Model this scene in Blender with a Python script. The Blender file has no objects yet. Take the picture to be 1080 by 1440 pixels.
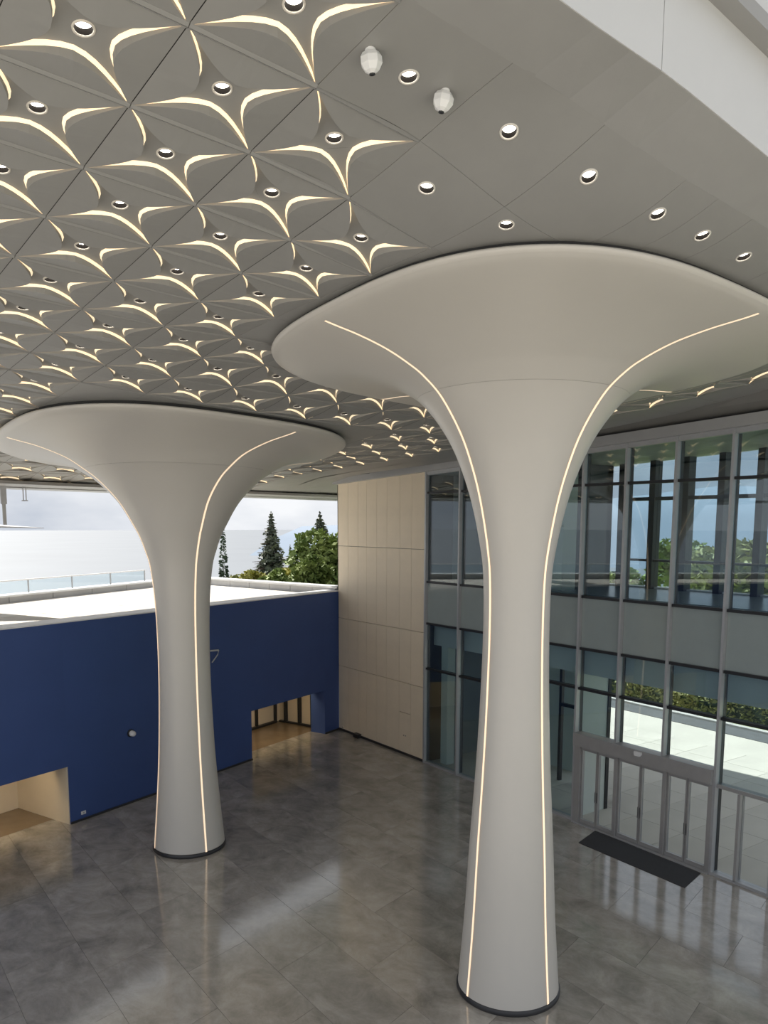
import bpy, math, random
from mathutils import Vector, Matrix
random.seed(7)
S = 10.0                                   # layout units -> metres
scene = bpy.context.scene
COL = scene.collection

# ------------------------------------------------------------------ camera
cam_d = bpy.data.cameras.new('camera'); cam = bpy.data.objects.new('camera', cam_d); COL.objects.link(cam)
cam_d.sensor_fit = 'HORIZONTAL'; cam_d.sensor_width = 36.0
cam_d.lens = 36.0 * 1130.93 / 1080.0
cam_d.shift_x = 0.0; cam_d.shift_y = 163.3 / 1080.0
cam_d.clip_start = 0.1; cam_d.clip_end = 20000
YAW, PITCH, ROLL = 0.952972, -0.1282976, 0.0022408
_f = Vector((math.cos(YAW)*math.cos(PITCH), math.sin(YAW)*math.cos(PITCH), math.sin(PITCH)))
_r = Vector((math.sin(YAW), -math.cos(YAW), 0)); _u = _r.cross(_f)
_r2 = _r*math.cos(ROLL) + _u*math.sin(ROLL); _u2 = -_r*math.sin(ROLL) + _u*math.cos(ROLL)
cam.matrix_world = Matrix(((_r2.x, _u2.x, -_f.x, 0), (_r2.y, _u2.y, -_f.y, 0), (_r2.z, _u2.z, -_f.z, 1.0*S), (0, 0, 0, 1)))
scene.camera = cam

# ------------------------------------------------------------------ sky
world = bpy.data.worlds.new('sky'); scene.world = world; world.use_nodes = True
wn, wl = world.node_tree.nodes, world.node_tree.links
wn.clear()
w_out = wn.new('ShaderNodeOutputWorld'); w_bg = wn.new('ShaderNodeBackground'); w_tc = wn.new('ShaderNodeTexCoord')
w_map = wn.new('ShaderNodeMapping'); w_map.inputs['Scale'].default_value = (3.0, 3.0, 9.0)
w_no = wn.new('ShaderNodeTexNoise'); w_no.inputs['Scale'].default_value = 1.1; w_no.inputs['Detail'].default_value = 6; w_no.inputs['Roughness'].default_value = .52
w_cr = wn.new('ShaderNodeValToRGB'); w_cr.color_ramp.elements[0].position = .34; w_cr.color_ramp.elements[1].position = .66
w_cr.color_ramp.elements[0].color = (.52, .57, .66, 1); w_cr.color_ramp.elements[1].color = (.93, .945, .97, 1)
wl.new(w_tc.outputs['Generated'], w_map.inputs['Vector']); wl.new(w_map.outputs['Vector'], w_no.inputs['Vector'])
wl.new(w_no.outputs['Fac'], w_cr.inputs['Fac']); wl.new(w_cr.outputs['Color'], w_bg.inputs['Color']); wl.new(w_bg.outputs[0], w_out.inputs[0])
w_bg.inputs['Strength'].default_value = 0.72

# ------------------------------------------------------------------ sun
SUN_EL = math.radians(49); SUN_AZ = Vector((-.09, .996, 0)).normalized()
sun_d = bpy.data.lights.new('sun', 'SUN'); sun_d.energy = 6.0; sun_d.angle = math.radians(.6); sun_d.color = (1, .95, .87)
sun = bpy.data.objects.new('sun', sun_d); COL.objects.link(sun)
_to = Vector((SUN_AZ.x*math.cos(SUN_EL), SUN_AZ.y*math.cos(SUN_EL), math.sin(SUN_EL)))
sun.rotation_euler = _to.to_track_quat('Z', 'Y').to_euler(); sun.location = _to*300

# ------------------------------------------------------------------ exposure
vs = scene.view_settings
vs.view_transform = 'Standard'; vs.look = 'None'; vs.gamma = 1.0; vs.exposure = 0.5; vs.use_curve_mapping = False

# ================================================================== materials
def nodes_of(name):
    m = bpy.data.materials.new(name); m.use_nodes = True
    return m, m.node_tree.nodes, m.node_tree.links
def mat(name, col, rough=.5, var=.0, scale=3.0, bump=0.0, metal=0.0, spec=.5, bscale=None, stretch=(1, 1, 1), var2=None, coat=0.0, coord='Object'):
    """principled material: colour varied by noise, optional fine relief"""
    m, n, l = nodes_of(name); b = n['Principled BSDF']
    b.inputs['Roughness'].default_value = rough; b.inputs['Metallic'].default_value = metal
    b.inputs['Specular IOR Level'].default_value = spec; b.inputs['Coat Weight'].default_value = coat
    b.inputs['Base Color'].default_value = (*col, 1)
    tc = n.new('ShaderNodeTexCoord'); mp = n.new('ShaderNodeMapping'); mp.inputs['Scale'].default_value = stretch
    l.new(tc.outputs[coord], mp.inputs['Vector'])
    if var > 0:
        t = n.new('ShaderNodeTexNoise'); t.inputs['Scale'].default_value = scale; t.inputs['Detail'].default_value = 7; t.inputs['Roughness'].default_value = .62
        r = n.new('ShaderNodeValToRGB'); r.color_ramp.elements[0].position = .3; r.color_ramp.elements[1].position = .7
        c2 = var2 or tuple(c*(1-var) for c in col)
        c1 = tuple(min(1, c*(1+var)) for c in col)
        r.color_ramp.elements[0].color = (*c2, 1); r.color_ramp.elements[1].color = (*c1, 1)
        l.new(mp.outputs[0], t.inputs['Vector']); l.new(t.outputs['Fac'], r.inputs['Fac']); l.new(r.outputs['Color'], b.inputs['Base Color'])
    if bump > 0:
        t2 = n.new('ShaderNodeTexNoise'); t2.inputs['Scale'].default_value = bscale or scale*4; t2.inputs['Detail'].default_value = 4
        bp = n.new('ShaderNodeBump'); bp.inputs['Strength'].default_value = bump; bp.inputs['Distance'].default_value = .02
        l.new(mp.outputs[0], t2.inputs['Vector']); l.new(t2.outputs['Fac'], bp.inputs['Height']); l.new(bp.outputs['Normal'], b.inputs['Normal'])
    return m
def emit(name, col, strength):
    m, n, l = nodes_of(name); b = n['Principled BSDF']
    b.inputs['Base Color'].default_value = (*col, 1); b.inputs['Emission Color'].default_value = (*col, 1); b.inputs['Emission Strength'].default_value = strength
    return m
def glass(name, tint, refl=.10, rough=0.0):
    """thin architectural glazing: tinted transmission with a Fresnel mirror coat"""
    m, n, l = nodes_of(name); n.remove(n['Principled BSDF']); out = n['Material Output']
    t = n.new('ShaderNodeBsdfTransparent'); t.inputs['Color'].default_value = (*tint, 1)
    g = n.new('ShaderNodeBsdfGlossy'); g.inputs['Roughness'].default_value = rough; g.inputs['Color'].default_value = (.93, .97, 1, 1)
    f = n.new('ShaderNodeLayerWeight'); p5 = n.new('ShaderNodeMath'); p5.operation = 'POWER'; p5.inputs[1].default_value = 4.0
    a = n.new('ShaderNodeMapRange'); a.inputs['To Min'].default_value = refl; a.inputs['To Max'].default_value = 1.0
    mx = n.new('ShaderNodeMixShader')
    l.new(f.outputs['Facing'], p5.inputs[0]); l.new(p5.outputs[0], a.inputs[0]); l.new(a.outputs[0], mx.inputs[0]); l.new(t.outputs[0], mx.inputs[1]); l.new(g.outputs[0], mx.inputs[2]); l.new(mx.outputs[0], out.inputs[0])
    return m
def tile_mat():
    """cloudy honed stone, tone shifting from slab to slab"""
    m, n, l = nodes_of('stone_tile'); b = n['Principled BSDF']
    tc = n.new('ShaderNodeTexCoord'); oi = n.new('ShaderNodeObjectInfo')
    ad = n.new('ShaderNodeVectorMath'); ad.operation = 'ADD'
    sc = n.new('ShaderNodeVectorMath'); sc.operation = 'SCALE'; sc.inputs['Scale'].default_value = 1.0
    cb = n.new('ShaderNodeCombineXYZ'); mu = n.new('ShaderNodeMath'); mu.operation = 'MULTIPLY'; mu.inputs[1].default_value = 90
    l.new(oi.outputs['Random'], mu.inputs[0]); l.new(mu.outputs[0], cb.inputs[0]); l.new(mu.outputs[0], cb.inputs[1])
    l.new(tc.outputs['Object'], ad.inputs[0]); l.new(cb.outputs[0], ad.inputs[1])
    mp = n.new('ShaderNodeMapping'); mp.inputs['Scale'].default_value = (1.0, .75, 1); l.new(ad.outputs[0], mp.inputs['Vector'])
    t = n.new('ShaderNodeTexNoise'); t.inputs['Scale'].default_value = 1.15; t.inputs['Detail'].default_value = 10; t.inputs['Roughness'].default_value = .72; t.inputs['Distortion'].default_value = .4
    l.new(mp.outputs[0], t.inputs['Vector'])
    r = n.new('ShaderNodeValToRGB'); e = r.color_ramp.elements
    e[0].position = .30; e[0].color = (.20, .183, .157, 1); e[1].position = .70; e[1].color = (.49, .46, .41, 1)
    k = e.new(.52); k.color = (.355, .331, .293, 1)
    l.new(t.outputs['Fac'], r.inputs['Fac'])
    hs = n.new('ShaderNodeHueSaturation'); mr = n.new('ShaderNodeMapRange'); mr.inputs['To Min'].default_value = .91; mr.inputs['To Max'].default_value = 1.09
    l.new(oi.outputs['Random'], mr.inputs['Value']); l.new(mr.outputs[0], hs.inputs['Value']); l.new(r.outputs['Color'], hs.inputs['Color']); l.new(hs.outputs['Color'], b.inputs['Base Color'])
    rr = n.new('ShaderNodeMapRange'); rr.inputs['To Min'].default_value = .08; rr.inputs['To Max'].default_value = .15
    l.new(t.outputs['Fac'], rr.inputs['Value']); l.new(rr.outputs[0], b.inputs['Roughness'])
    b.inputs['Specular IOR Level'].default_value = 1.0; b.inputs['IOR'].default_value = 1.75
    bp = n.new('ShaderNodeBump'); bp.inputs['Strength'].default_value = .015; bp.inputs['Distance'].default_value = .02
    t3 = n.new('ShaderNodeTexNoise'); t3.inputs['Scale'].default_value = 6; t3.inputs['Detail'].default_value = 3
    l.new(mp.outputs[0], t3.inputs['Vector']); l.new(t3.outputs['Fac'], bp.inputs['Height']); l.new(bp.outputs['Normal'], b.inputs['Normal'])
    return m
def leaf_mat(name, c1, c2, scale=.5):
    m, n, l = nodes_of(name); b = n['Principled BSDF']
    tc = n.new('ShaderNodeTexCoord'); t = n.new('ShaderNodeTexNoise'); t.inputs['Scale'].default_value = scale; t.inputs['Detail'].default_value = 5; t.inputs['Roughness'].default_value = .7
    r = n.new('ShaderNodeValToRGB'); r.color_ramp.elements[0].position = .35; r.color_ramp.elements[1].position = .65
    r.color_ramp.elements[0].color = (*c1, 1); r.color_ramp.elements[1].color = (*c2, 1)
    l.new(tc.outputs['Object'], t.inputs['Vector']); l.new(t.outputs['Fac'], r.inputs['Fac']); l.new(r.outputs['Color'], b.inputs['Base Color'])
    b.inputs['Roughness'].default_value = .6; b.inputs['Specular IOR Level'].default_value = .3
    return m

M = {}
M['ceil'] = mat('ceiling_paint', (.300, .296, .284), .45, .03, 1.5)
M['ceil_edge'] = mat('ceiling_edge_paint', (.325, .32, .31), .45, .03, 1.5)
M['plenum'] = mat('plenum_dark', (.05, .05, .05), .9, .1, 2)
M['cove'] = mat('cove_shade_tone', (.20, .195, .185), .6, .05, 1)  # darker than the ceiling: dimness of the recess is put into the colour
M['white'] = mat('column_plaster', (.60, .572, .524), .34, .015, .6, bump=.02, bscale=30)
M['white_metal'] = mat('white_coated_metal', (.82, .82, .81), .35, .02, 2)
M['fascia'] = mat('fascia_panel_white', (.60, .60, .595), .4, .02, 1.2)
M['led'] = emit('warm_led', (1.0, .81, .55), .60)
M['col_led'] = emit('column_led', (1.0, .76, .53), .60)
M['lamp'] = emit('downlight_lens', (1.0, .93, .82), 14.0)
M['baffle'] = mat('downlight_baffle', (.006, .005, .0045), .9, .1, 4, spec=.1)
M['trim'] = mat('downlight_trim', (.72, .68, .62), .35, .05, 4)
M['dark_metal'] = mat('dark_metal', (.022, .023, .026), .45, .15, 3, metal=.2)
M['alu'] = mat('grey_aluminium', (.42, .425, .435), .38, .05, 4, metal=.35)
M['alu_door'] = mat('door_aluminium', (.38, .372, .365), .40, .05, 4, metal=.35)
M['cornice'] = mat('cornice_metal', (.40, .40, .40), .4, .03, 1, metal=.2)
M['beige'] = mat('beige_board', (.79, .68, .52), .55, .05, .9, bump=.02, bscale=20)
M['joint'] = mat('joint_dark', (.07, .062, .05), .8, .1, 2)
M['blue'] = mat('blue_paint', (.042, .084, .25), .55, .06, .5, bump=.03, bscale=9)
M['skirt'] = mat('skirting_dark', (.03, .03, .033), .4, .1, 3)
M['tile'] = tile_mat()
M['grout'] = mat('grout', (.13, .12, .105), .8, .1, 3)
M['cream'] = mat('cream_plaster', (.66, .58, .45), .6, .03, .8)
M['warm_floor'] = mat('warm_floor', (.22, .165, .11), .22, .15, .8, spec=.6)
M['room_lamp'] = emit('room_lamp', (1.0, .78, .48), 11.0)
M['deck'] = mat('roof_concrete', (.56, .53, .475), .8, .20, .35, stretch=(1, 1, 1))
M['parapet'] = mat('parapet_concrete', (.56, .56, .56), .7, .08, .8)
M['cap'] = mat('parapet_cap', (.78, .78, .78), .45, .03, 1)
M['glass'] = glass('facade_glass', (.79, .86, .88), .07)
M['door_glass'] = glass('door_glass', (.90, .925, .94), .02)
M['rail_glass'] = glass('rail_glass', (.90, .95, .97), .02)
M['spandrel'] = mat('spandrel_glass', (.30, .345, .338), .10, .06, .5, spec=.6)
M['bulkhead'] = mat('bulkhead_grey', (.62, .65, .63), .6, .04, .5)
M['gal_floor'] = mat('gallery_floor', (.34, .37, .37), .25, .08, .6)
M['gal_wall'] = mat('gallery_wall', (.26, .275, .275), .6, .1, .6)
M['gal_dark'] = mat('gallery_dark_wall', (.07, .08, .09), .5, .1, .6)
M['gal_pale'] = mat('gallery_pale_wall', (.62, .68, .64), .6, .04, .6)
M['gal_ceil'] = mat('gallery_ceiling', (.42, .42, .39), .5, .05, .6)
M['mat'] = mat('entrance_mat', (.035, .036, .04), .9, .2, 30, bump=.3, bscale=120)
M['pave'] = mat('plaza_paving', (.62, .585, .52), .75, .10, .25)
M['asphalt'] = mat('road_asphalt', (.12, .125, .13), .85, .15, 1)
M['grass'] = leaf_mat('lawn', (.24, .30, .06), (.36, .40, .10), .15)
M['kerb'] = mat('kerb_stone', (.55, .54, .52), .7, .08, 1)
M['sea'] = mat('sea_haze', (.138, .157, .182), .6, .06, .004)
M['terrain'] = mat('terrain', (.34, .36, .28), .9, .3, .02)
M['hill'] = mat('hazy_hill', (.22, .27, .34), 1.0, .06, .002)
M['bark'] = mat('bark', (.10, .075, .055), .9, .3, 3)
M['leaf_dark'] = leaf_mat('leaf_dark', (.035, .060, .035), (.085, .12, .070), .6)
M['leaf_con'] = leaf_mat('leaf_conifer', (.07, .09, .065), (.17, .185, .13), .6)
M['leaf_green'] = leaf_mat('leaf_green', (.10, .16, .04), (.28, .34, .10), .5)
M['leaf_yellow'] = leaf_mat('leaf_yellow', (.24, .25, .05), (.48, .44, .12), .5)
M['leaf_olive'] = leaf_mat('leaf_olive', (.17, .20, .07), (.42, .41, .16), .4)
M['sensor'] = mat('white_plastic', (.74, .74, .74), .4, .03, 5)
M['board'] = mat('pale_board', (.66, .60, .48), .6, .05, 2)

# ================================================================== mesh helpers
def tag(o, label=None, cat=None, group=None, kind=None):
    if label: o['label'] = label
    if cat: o['category'] = cat
    if group: o['group'] = group
    if kind: o['kind'] = kind
    return o
def empty(name, loc):
    o = bpy.data.objects.new(name, None); COL.objects.link(o); o.location = Vector(loc)*S; o.empty_display_size = .2
    return o
WLOC = {}
def wloc(o):
    p = Vector(o.location)
    q = o.parent
    while q: p += q.location; q = q.parent
    return p
class MB:
    """collects verts (layout units) and faces; build() links them as one mesh object in metres"""
    def __init__(s): s.v = []; s.f = []; s.mi = []; s.cur = 0
    def add(s, vs, fs):
        o = len(s.v); s.v += [tuple(p) for p in vs]
        for f in fs: s.f.append(tuple(i+o for i in f)); s.mi.append(s.cur)
        return s
    def box(s, x0, x1, y0, y1, z0, z1):
        return s.add([(x0,y0,z0),(x1,y0,z0),(x1,y1,z0),(x0,y1,z0),(x0,y0,z1),(x1,y0,z1),(x1,y1,z1),(x0,y1,z1)],
                     [(3,2,1,0),(4,5,6,7),(0,1,5,4),(1,2,6,5),(2,3,7,6),(3,0,4,7)])
    def hexa(s, b, t):
        return s.add(list(b)+list(t), [(3,2,1,0),(4,5,6,7),(0,1,5,4),(1,2,6,5),(2,3,7,6),(3,0,4,7)])
    def prism(s, poly, z0, z1):
        n = len(poly); v = [(x,y,z0) for x,y in poly]+[(x,y,z1) for x,y in poly]
        return s.add(v, [tuple(range(n-1,-1,-1)), tuple(range(n,2*n))]+[(i,(i+1)%n,n+(i+1)%n,n+i) for i in range(n)])
    def bar(s, a, b, w, h=None):
        """rectangular bar from a to b"""
        a = Vector(a); b = Vector(b); d = (b-a).normalized(); h = h or w
        up = Vector((0,0,1)) if abs(d.z) < .95 else Vector((1,0,0))
        x = d.cross(up).normalized()*w/2; y = x.cross(d).normalized()*h/2
        return s.hexa([a-x-y, a+x-y, a+x+y, a-x+y], [b-x-y, b+x-y, b+x+y, b-x+y])
    def tube(s, pts, rad, n=8, cap=True):
        pts = [Vector(p) for p in pts]; o = []
        for k, p in enumerate(pts):
            d = (pts[min(k+1, len(pts)-1)]-pts[max(k-1, 0)]).normalized()
            up = Vector((0,0,1)) if abs(d.z) < .9 else Vector((1,0,0))
            x = d.cross(up).normalized(); y = x.cross(d)
            r = rad[k] if isinstance(rad, (list, tuple)) else rad
            o += [p+x*r*math.cos(2*math.pi*i/n)+y*r*math.sin(2*math.pi*i/n) for i in range(n)]
        f = [(k*n+i, k*n+(i+1)%n, (k+1)*n+(i+1)%n, (k+1)*n+i) for k in range(len(pts)-1) for i in range(n)]
        if cap: f += [tuple(range(n-1,-1,-1)), tuple(range((len(pts)-1)*n, len(pts)*n))]
        return s.add(o, f)
    def lathe(s, prof, c, n=16, ax=Vector((0,0,1)), cap0=False, cap1=False):
        ax = Vector(ax).normalized(); up = Vector((0,0,1)) if abs(ax.z) < .9 else Vector((1,0,0))
        x = ax.cross(up).normalized(); y = ax.cross(x); c = Vector(c); o = []
        for r, z in prof: o += [c+ax*z+(x*math.cos(2*math.pi*i/n)+y*math.sin(2*math.pi*i/n))*r for i in range(n)]
        f = [(k*n+i, k*n+(i+1)%n, (k+1)*n+(i+1)%n, (k+1)*n+i) for k in range(len(prof)-1) for i in range(n)]
        if cap0: f.append(tuple(range(n-1,-1,-1)))
        if cap1: f.append(tuple(range((len(prof)-1)*n, len(prof)*n)))
        return s.add(o, f)
    def build(s, name, m, parent=None, smooth=False, origin=None):
        vs = [Vector(p)*S for p in s.v]
        if parent is not None: org = wloc(parent); 
        if origin is not None: o0 = Vector(origin)*S
        else:
            lo = [min(p[k] for p in vs) for k in range(3)]; hi = [max(p[k] for p in vs) for k in range(3)]
            o0 = Vector(((lo[0]+hi[0])/2, (lo[1]+hi[1])/2, lo[2]))
        me = bpy.data.meshes.new(name); me.from_pydata([p-o0 for p in vs], [], s.f)
        for mm in (m if isinstance(m, list) else [m]): me.materials.append(mm)
        if isinstance(m, list): me.polygons.foreach_set('material_index', s.mi)
        if smooth: me.polygons.foreach_set('use_smooth', [True]*len(me.polygons))
        me.update()
        ob = bpy.data.objects.new(name, me); COL.objects.link(ob)
        if parent is not None: ob.parent = parent; ob.location = o0-org
        else: ob.location = o0
        return ob
def struct(o, label, cat): return tag(o, label, cat, kind='structure')

# ================================================================== geometry of the place
XG = 2.060                                          # plane of the glazed wall
LA = Vector((.14364, .00822)); LB = Vector((-.01374, .13027)); LO = Vector((.24487, .83469))   # ceiling lattice
Q = [1.29678, -.04274, -.10520, .01173, .01660, .03196, .01465, .01055, -.00150, -.00574]
def far_y(x): return 3.106+.281*x                     # far roof edge
def ss(a, b, x):
    t = min(max((x-a)/(b-a), 0), 1); return t*t*(3-2*t)
CANOPY = [(1.172, 1.180, 1.3385, -.060, -.062), (.905, 2.325, 1.234, -.042, -.086)]      # rim planes
def surf(x, y):
    z = surf0(x, y)
    for cx, cy, cz, tx, ty in CANOPY:                  # level out onto the column canopies
        d = math.hypot(x-cx, y-cy)
        rr = .4753*(1-.05*math.cos(4*(math.atan2(y-cy, x-cx)-.02)))
        if d < rr+.24: w = 1-ss(rr-.02, rr+.24, d); z += w*(cz+.0035+tx*(x-cx)+ty*(y-cy)-z)
    e = far_y(x)-y
    if e < .62:                                        # eave: the soffit dips to the far edge
        w = 1-ss(0, .62, e); z += w*(1.137-surf0(x, far_y(x)))
    return z
def surf0(x, y):
    X = min(max(x, -.75), 2.12)-1; Y = min(max(y, .3), 4.6)-1.7
    return (Q[0]+Q[1]*X+Q[2]*Y+Q[3]*X*X+Q[4]*X*Y+Q[5]*Y*Y+Q[6]*X**3+Q[7]*X*X*Y+Q[8]*X*Y*Y+Q[9]*Y**3)
def cell(i, j, d=0.0):
    p = LO+LA*i+LB*j
    return (p.x, p.y, surf(p.x, p.y)+d*.139)
CR = (1.172, 1.180); CL = (.905, 2.325)             # the two columns
PROF_R = [(.1085, .012), (.107, .03), (.0965, .17), (.088, .33), (.0785, .48), (.0715, .625), (.0675, .77), (.0685, .88), (.0745, .943), (.092, 1.03), (.113, 1.099), (.144, 1.169), (.189, 1.233), (.229, 1.266), (.262, 1.283), (.307, 1.299), (.36, 1.310), (.41, 1.3165), (.436, 1.321), (.447, 1.3255)]
PROF_L = [(.1085, .012), (.107, .03), (.094, .18), (.084, .335), (.0775, .55), (.080, .745), (.091, .868), (.104, .92), (.119, .963), (.134, .993), (.173, 1.062), (.224, 1.120), (.262, 1.150), (.302, 1.176), (.36, 1.197), (.41, 1.2075), (.436, 1.2135), (.447, 1.2185)]
BANG = math.radians(21.53); BD = Vector((math.cos(BANG), math.sin(BANG))); BN = Vector((-math.sin(BANG), math.cos(BANG)))
BO = Vector((XG, 3.2773))
def bw(s, t=0.0):                                    # along the blue wall (s<0 to the left), t behind its face
    p = BO+BD*s+BN*t; return (p.x, p.y)

# ------------------------------------------------------------------ ceiling
BACK = .20
ceiling = None
g = MB()
nx, ny = 30, 40
for a in range(nx+1):
    for b in range(ny+1):
        i = -2.6+(a/nx)*22.6; j0 = -2.06
        p0 = LO+LA*i+LB*j0
        # march along lattice b direction to the far edge
        t = (far_y(p0.x)-p0.y)/(LB.y-.281*LB.x)
        p = p0+LB*(t*b/ny)
        g.v.append((p.x, p.y, surf(p.x, p.y)+.033))
for a in range(nx):
    for b in range(ny):
        k = a*(ny+1)+b; g.f.append((k, k+ny+1, k+ny+2, k+1)); g.mi.append(0)
# thickness: a second sheet above, so that the roof is a closed slab
n0 = len(g.v); g.v += [(x, y, z+.16) for x, y, z in g.v[:n0]]
for a in range(nx):
    for b in range(ny):
        k = n0+a*(ny+1)+b; g.f.append((k+1, k+ny+2, k+ny+1, k)); g.mi.append(0)
for a in range(nx):
    for b in (0, ny):
        k = a*(ny+1)+b; g.f.append((k, k+ny+1, n0+k+ny+1, n0+k)); g.mi.append(0)
for b in range(ny):
    for a in (0, nx):
        k = a*(ny+1)+b; g.f.append((k, k+1, n0+k+1, n0+k)); g.mi.append(0)
ceiling = g.build('ceiling', M['plenum'])
struct(ceiling, 'grey canopy ceiling of star-shaped lit coffers sloping over the hall', 'ceiling')

H = .4965
def petal_y(x, d=.212):
    return math.sqrt(d*d+x*x*(1-d*d/(H*H)))
def coffer_mesh(g, gl, i, j, N=6, hole=True, dip=.034, rise=.054):
    """one star coffer: four hanging petals, lit edge, recessed four-armed star plate"""
    xs = [H*(1-(1-k/N)**1.0) for k in range(N+1)]
    full = [-x for x in xs[:0:-1]]+xs
    def R(q, x, y):                                   # quarter turns
        for _ in range(q): x, y = -y, x
        return x, y
    def P(x, y, d): return cell(i+x, j+y, d)
    def hz(x): return -dip*(1-abs(x)/H)**.9
    def rz(x): return hz(x)+ (rise+dip)*(1-abs(x)/H)**.38
    for q in range(4):
        o = len(g.v); n = len(full)
        for x in full: g.v.append(P(*R(q, x, -H), 0))
        for x in full: g.v.append(P(*R(q, x, -petal_y(x)), hz(x)))
        for x in full: g.v.append(P(*R(q, x, -petal_y(x)*(1-.02*(1-abs(x)/H))), hz(x)+(rz(x)-hz(x))*(.76-.50*abs(x)/H)))
        for k in range(n-1):
            g.f.append((o+k, o+k+1, o+n+k+1, o+n+k)); g.mi.append(0)
            g.f.append((o+n+k, o+n+k+1, o+2*n+k+1, o+2*n+k)); g.mi.append(0)
        # light ribbon in the upper part of the edge
        o2 = len(gl.v)
        for x in full: gl.v.append(P(*R(q, x, -petal_y(x)*(1-.02*(1-abs(x)/H))), hz(x)+(rz(x)-hz(x))*(.76-.50*abs(x)/H)))
        for x in full: gl.v.append(P(*R(q, x, -petal_y(x)*(1-.02*(1-abs(x)/H))+.022*(1-abs(x)/H)**.8), rz(x)))
        for k in range(n-1): gl.f.append((o2+k, o2+k+1, o2+n+k+1, o2+n+k)); gl.mi.append(0)
    for sg in (-1, 1):                                # rib along the two ridge sides
        y0, y1 = sg*(H-.026), sg*H
        b = [P(-H, y0, -.004), P(H, y0, -.004), P(H, y1, -.016), P(-H, y1, -.016)]; t = [P(-H, y0, .02), P(H, y0, .02), P(H, y1, .02), P(-H, y1, .02)]
        g.hexa(b, t)
    # star plate arms
    def T(q, x): return P(*R(q, x, -petal_y(x)*(1-.02*(1-abs(x)/H))+.022*(1-abs(x)/H)**.8), rz(x))
    for q in range(4):
        o = len(g.v)
        for x in xs: g.v.append(T(q, x))
        for x in xs: g.v.append(T((q+1) % 4, -x))
        for k in range(N): g.f.append((o+k, o+N+1+k, o+N+2+k, o+k+1)); g.mi.append(0)
    # centre with lamp hole
    o = len(g.v); K = 16; d = petal_y(0)*.98-.022
    for k in range(K):
        q, r = divmod(k, 4); a = R(q, 0, -d); b = R((q+1) % 4, 0, -d); t = r/4
        g.v.append(P(a[0]+(b[0]-a[0])*t, a[1]+(b[1]-a[1])*t, rise))
    if hole:
        for k in range(K):
            an = -math.pi/2+2*math.pi*k/K; g.v.append(P(.066*math.cos(an), .072*math.sin(an), rise))
        for k in range(K): g.f.append((o+k, o+K+k, o+K+(k+1) % K, o+(k+1) % K)); g.mi.append(0)
    else:
        g.f.append(tuple(o+k for k in range(K-1, -1, -1))); g.mi.append(0)
def je1(i): return -1.555-.285*ss(2.3, 6.0, i)
def je2(i): return -2.14-.12*ss(2.3, 5.5, i)
def flat_mesh(g, i0, i1, j0, j1, hole=None, th=.05, n=8):
    """plain ceiling panel, gridded so that it follows the curved soffit; optional lamp hole"""
    e = .0025; a0, a1, b1 = i0+e, i1-e, j1-e
    b00, b01 = (je1(i0), je1(i1)) if j0 == -1.5 else (j0+e, j0+e)   # the outer row follows the roof edge
    c = [(a0, b00), (a1, b01), (a1, b1), (a0, b1)]; K = 4*n; pts = []
    for q in range(4):
        a = c[q]; b = c[(q+1) % 4]
        for r in range(n): pts.append((a[0]+(b[0]-a[0])*r/n, a[1]+(b[1]-a[1])*r/n))
    o = len(g.v)
    if hole:
        h = [(hole[0]+.066*math.cos(-math.pi*.75+2*math.pi*k/K), hole[1]+.072*math.sin(-math.pi*.75+2*math.pi*k/K)) for k in range(K)]
        R = 6
        for r in range(R):
            t = (r/(R-1))
            g.v += [cell(p[0]+(q[0]-p[0])*t, p[1]+(q[1]-p[1])*t, 0) for p, q in zip(pts, h)]
        for r in range(R-1):
            for k in range(K): k2 = (k+1) % K; g.f.append((o+r*K+k, o+(r+1)*K+k, o+(r+1)*K+k2, o+r*K+k2)); g.mi.append(0)
    else:
        for a in range(n+1):
            for b in range(n+1): b0 = b00+(b01-b00)*a/n; g.v.append(cell(a0+(a1-a0)*a/n, b0+(b1-b0)*b/n, 0))
        for a in range(n):
            for b in range(n): k = o+a*(n+1)+b; g.f.append((k, k+1, k+n+2, k+n+1)); g.mi.append(0)
    o = len(g.v); g.v += [cell(x, y, 0) for x, y in pts]+[cell(x, y, th) for x, y in pts]
    for k in range(K): k2 = (k+1) % K; g.f.append((o+k, o+k2, o+K+k2, o+K+k)); g.mi.append(0)
def to_ij(x, y):
    det = LA.x*LB.y-LA.y*LB.x; px, py = x-LO.x, y-LO.y
    return ((px*LB.y-py*LB.x)/det, (LA.x*py-LA.y*px)/det)
ciR = to_ij(*CR); ciL = to_ij(*CL)
def is_flat(i, j):
    if j == -1 and i >= 2: return True
    if j == 0 and i >= 3: return True
    if i >= 12: return True
    if 4 <= i <= 10 and 1 <= j <= 5 and not (i == 4 and j == 5): return True
    if 3 <= i <= 8 and 8 <= j <= 14: return True
    return False
LIGHT_FLAT = {(2, -1): [(1.984, -.988)], (3, -1): [(2.963, -1.07)], (4, -1): [(3.779, -1.238)], (5, -1): [(4.621, -1.369), (5.261, -1.443)], (6, -1): [(5.978, -1.479)],
              (3, 0): [(2.881, -.143)], (4, 0): [(3.693, -.339)]}
def project(p):
    d = Vector(p)-Vector((0, 0, 1)); w = d.dot(_f)
    if w <= .05: return None
    return (540+1130.93*d.dot(_r2)/w, 883.3-1130.93*d.dot(_u2)/w)
stars = []; far_cells = MB(); far_led = MB()
lamp_cells = []
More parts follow.
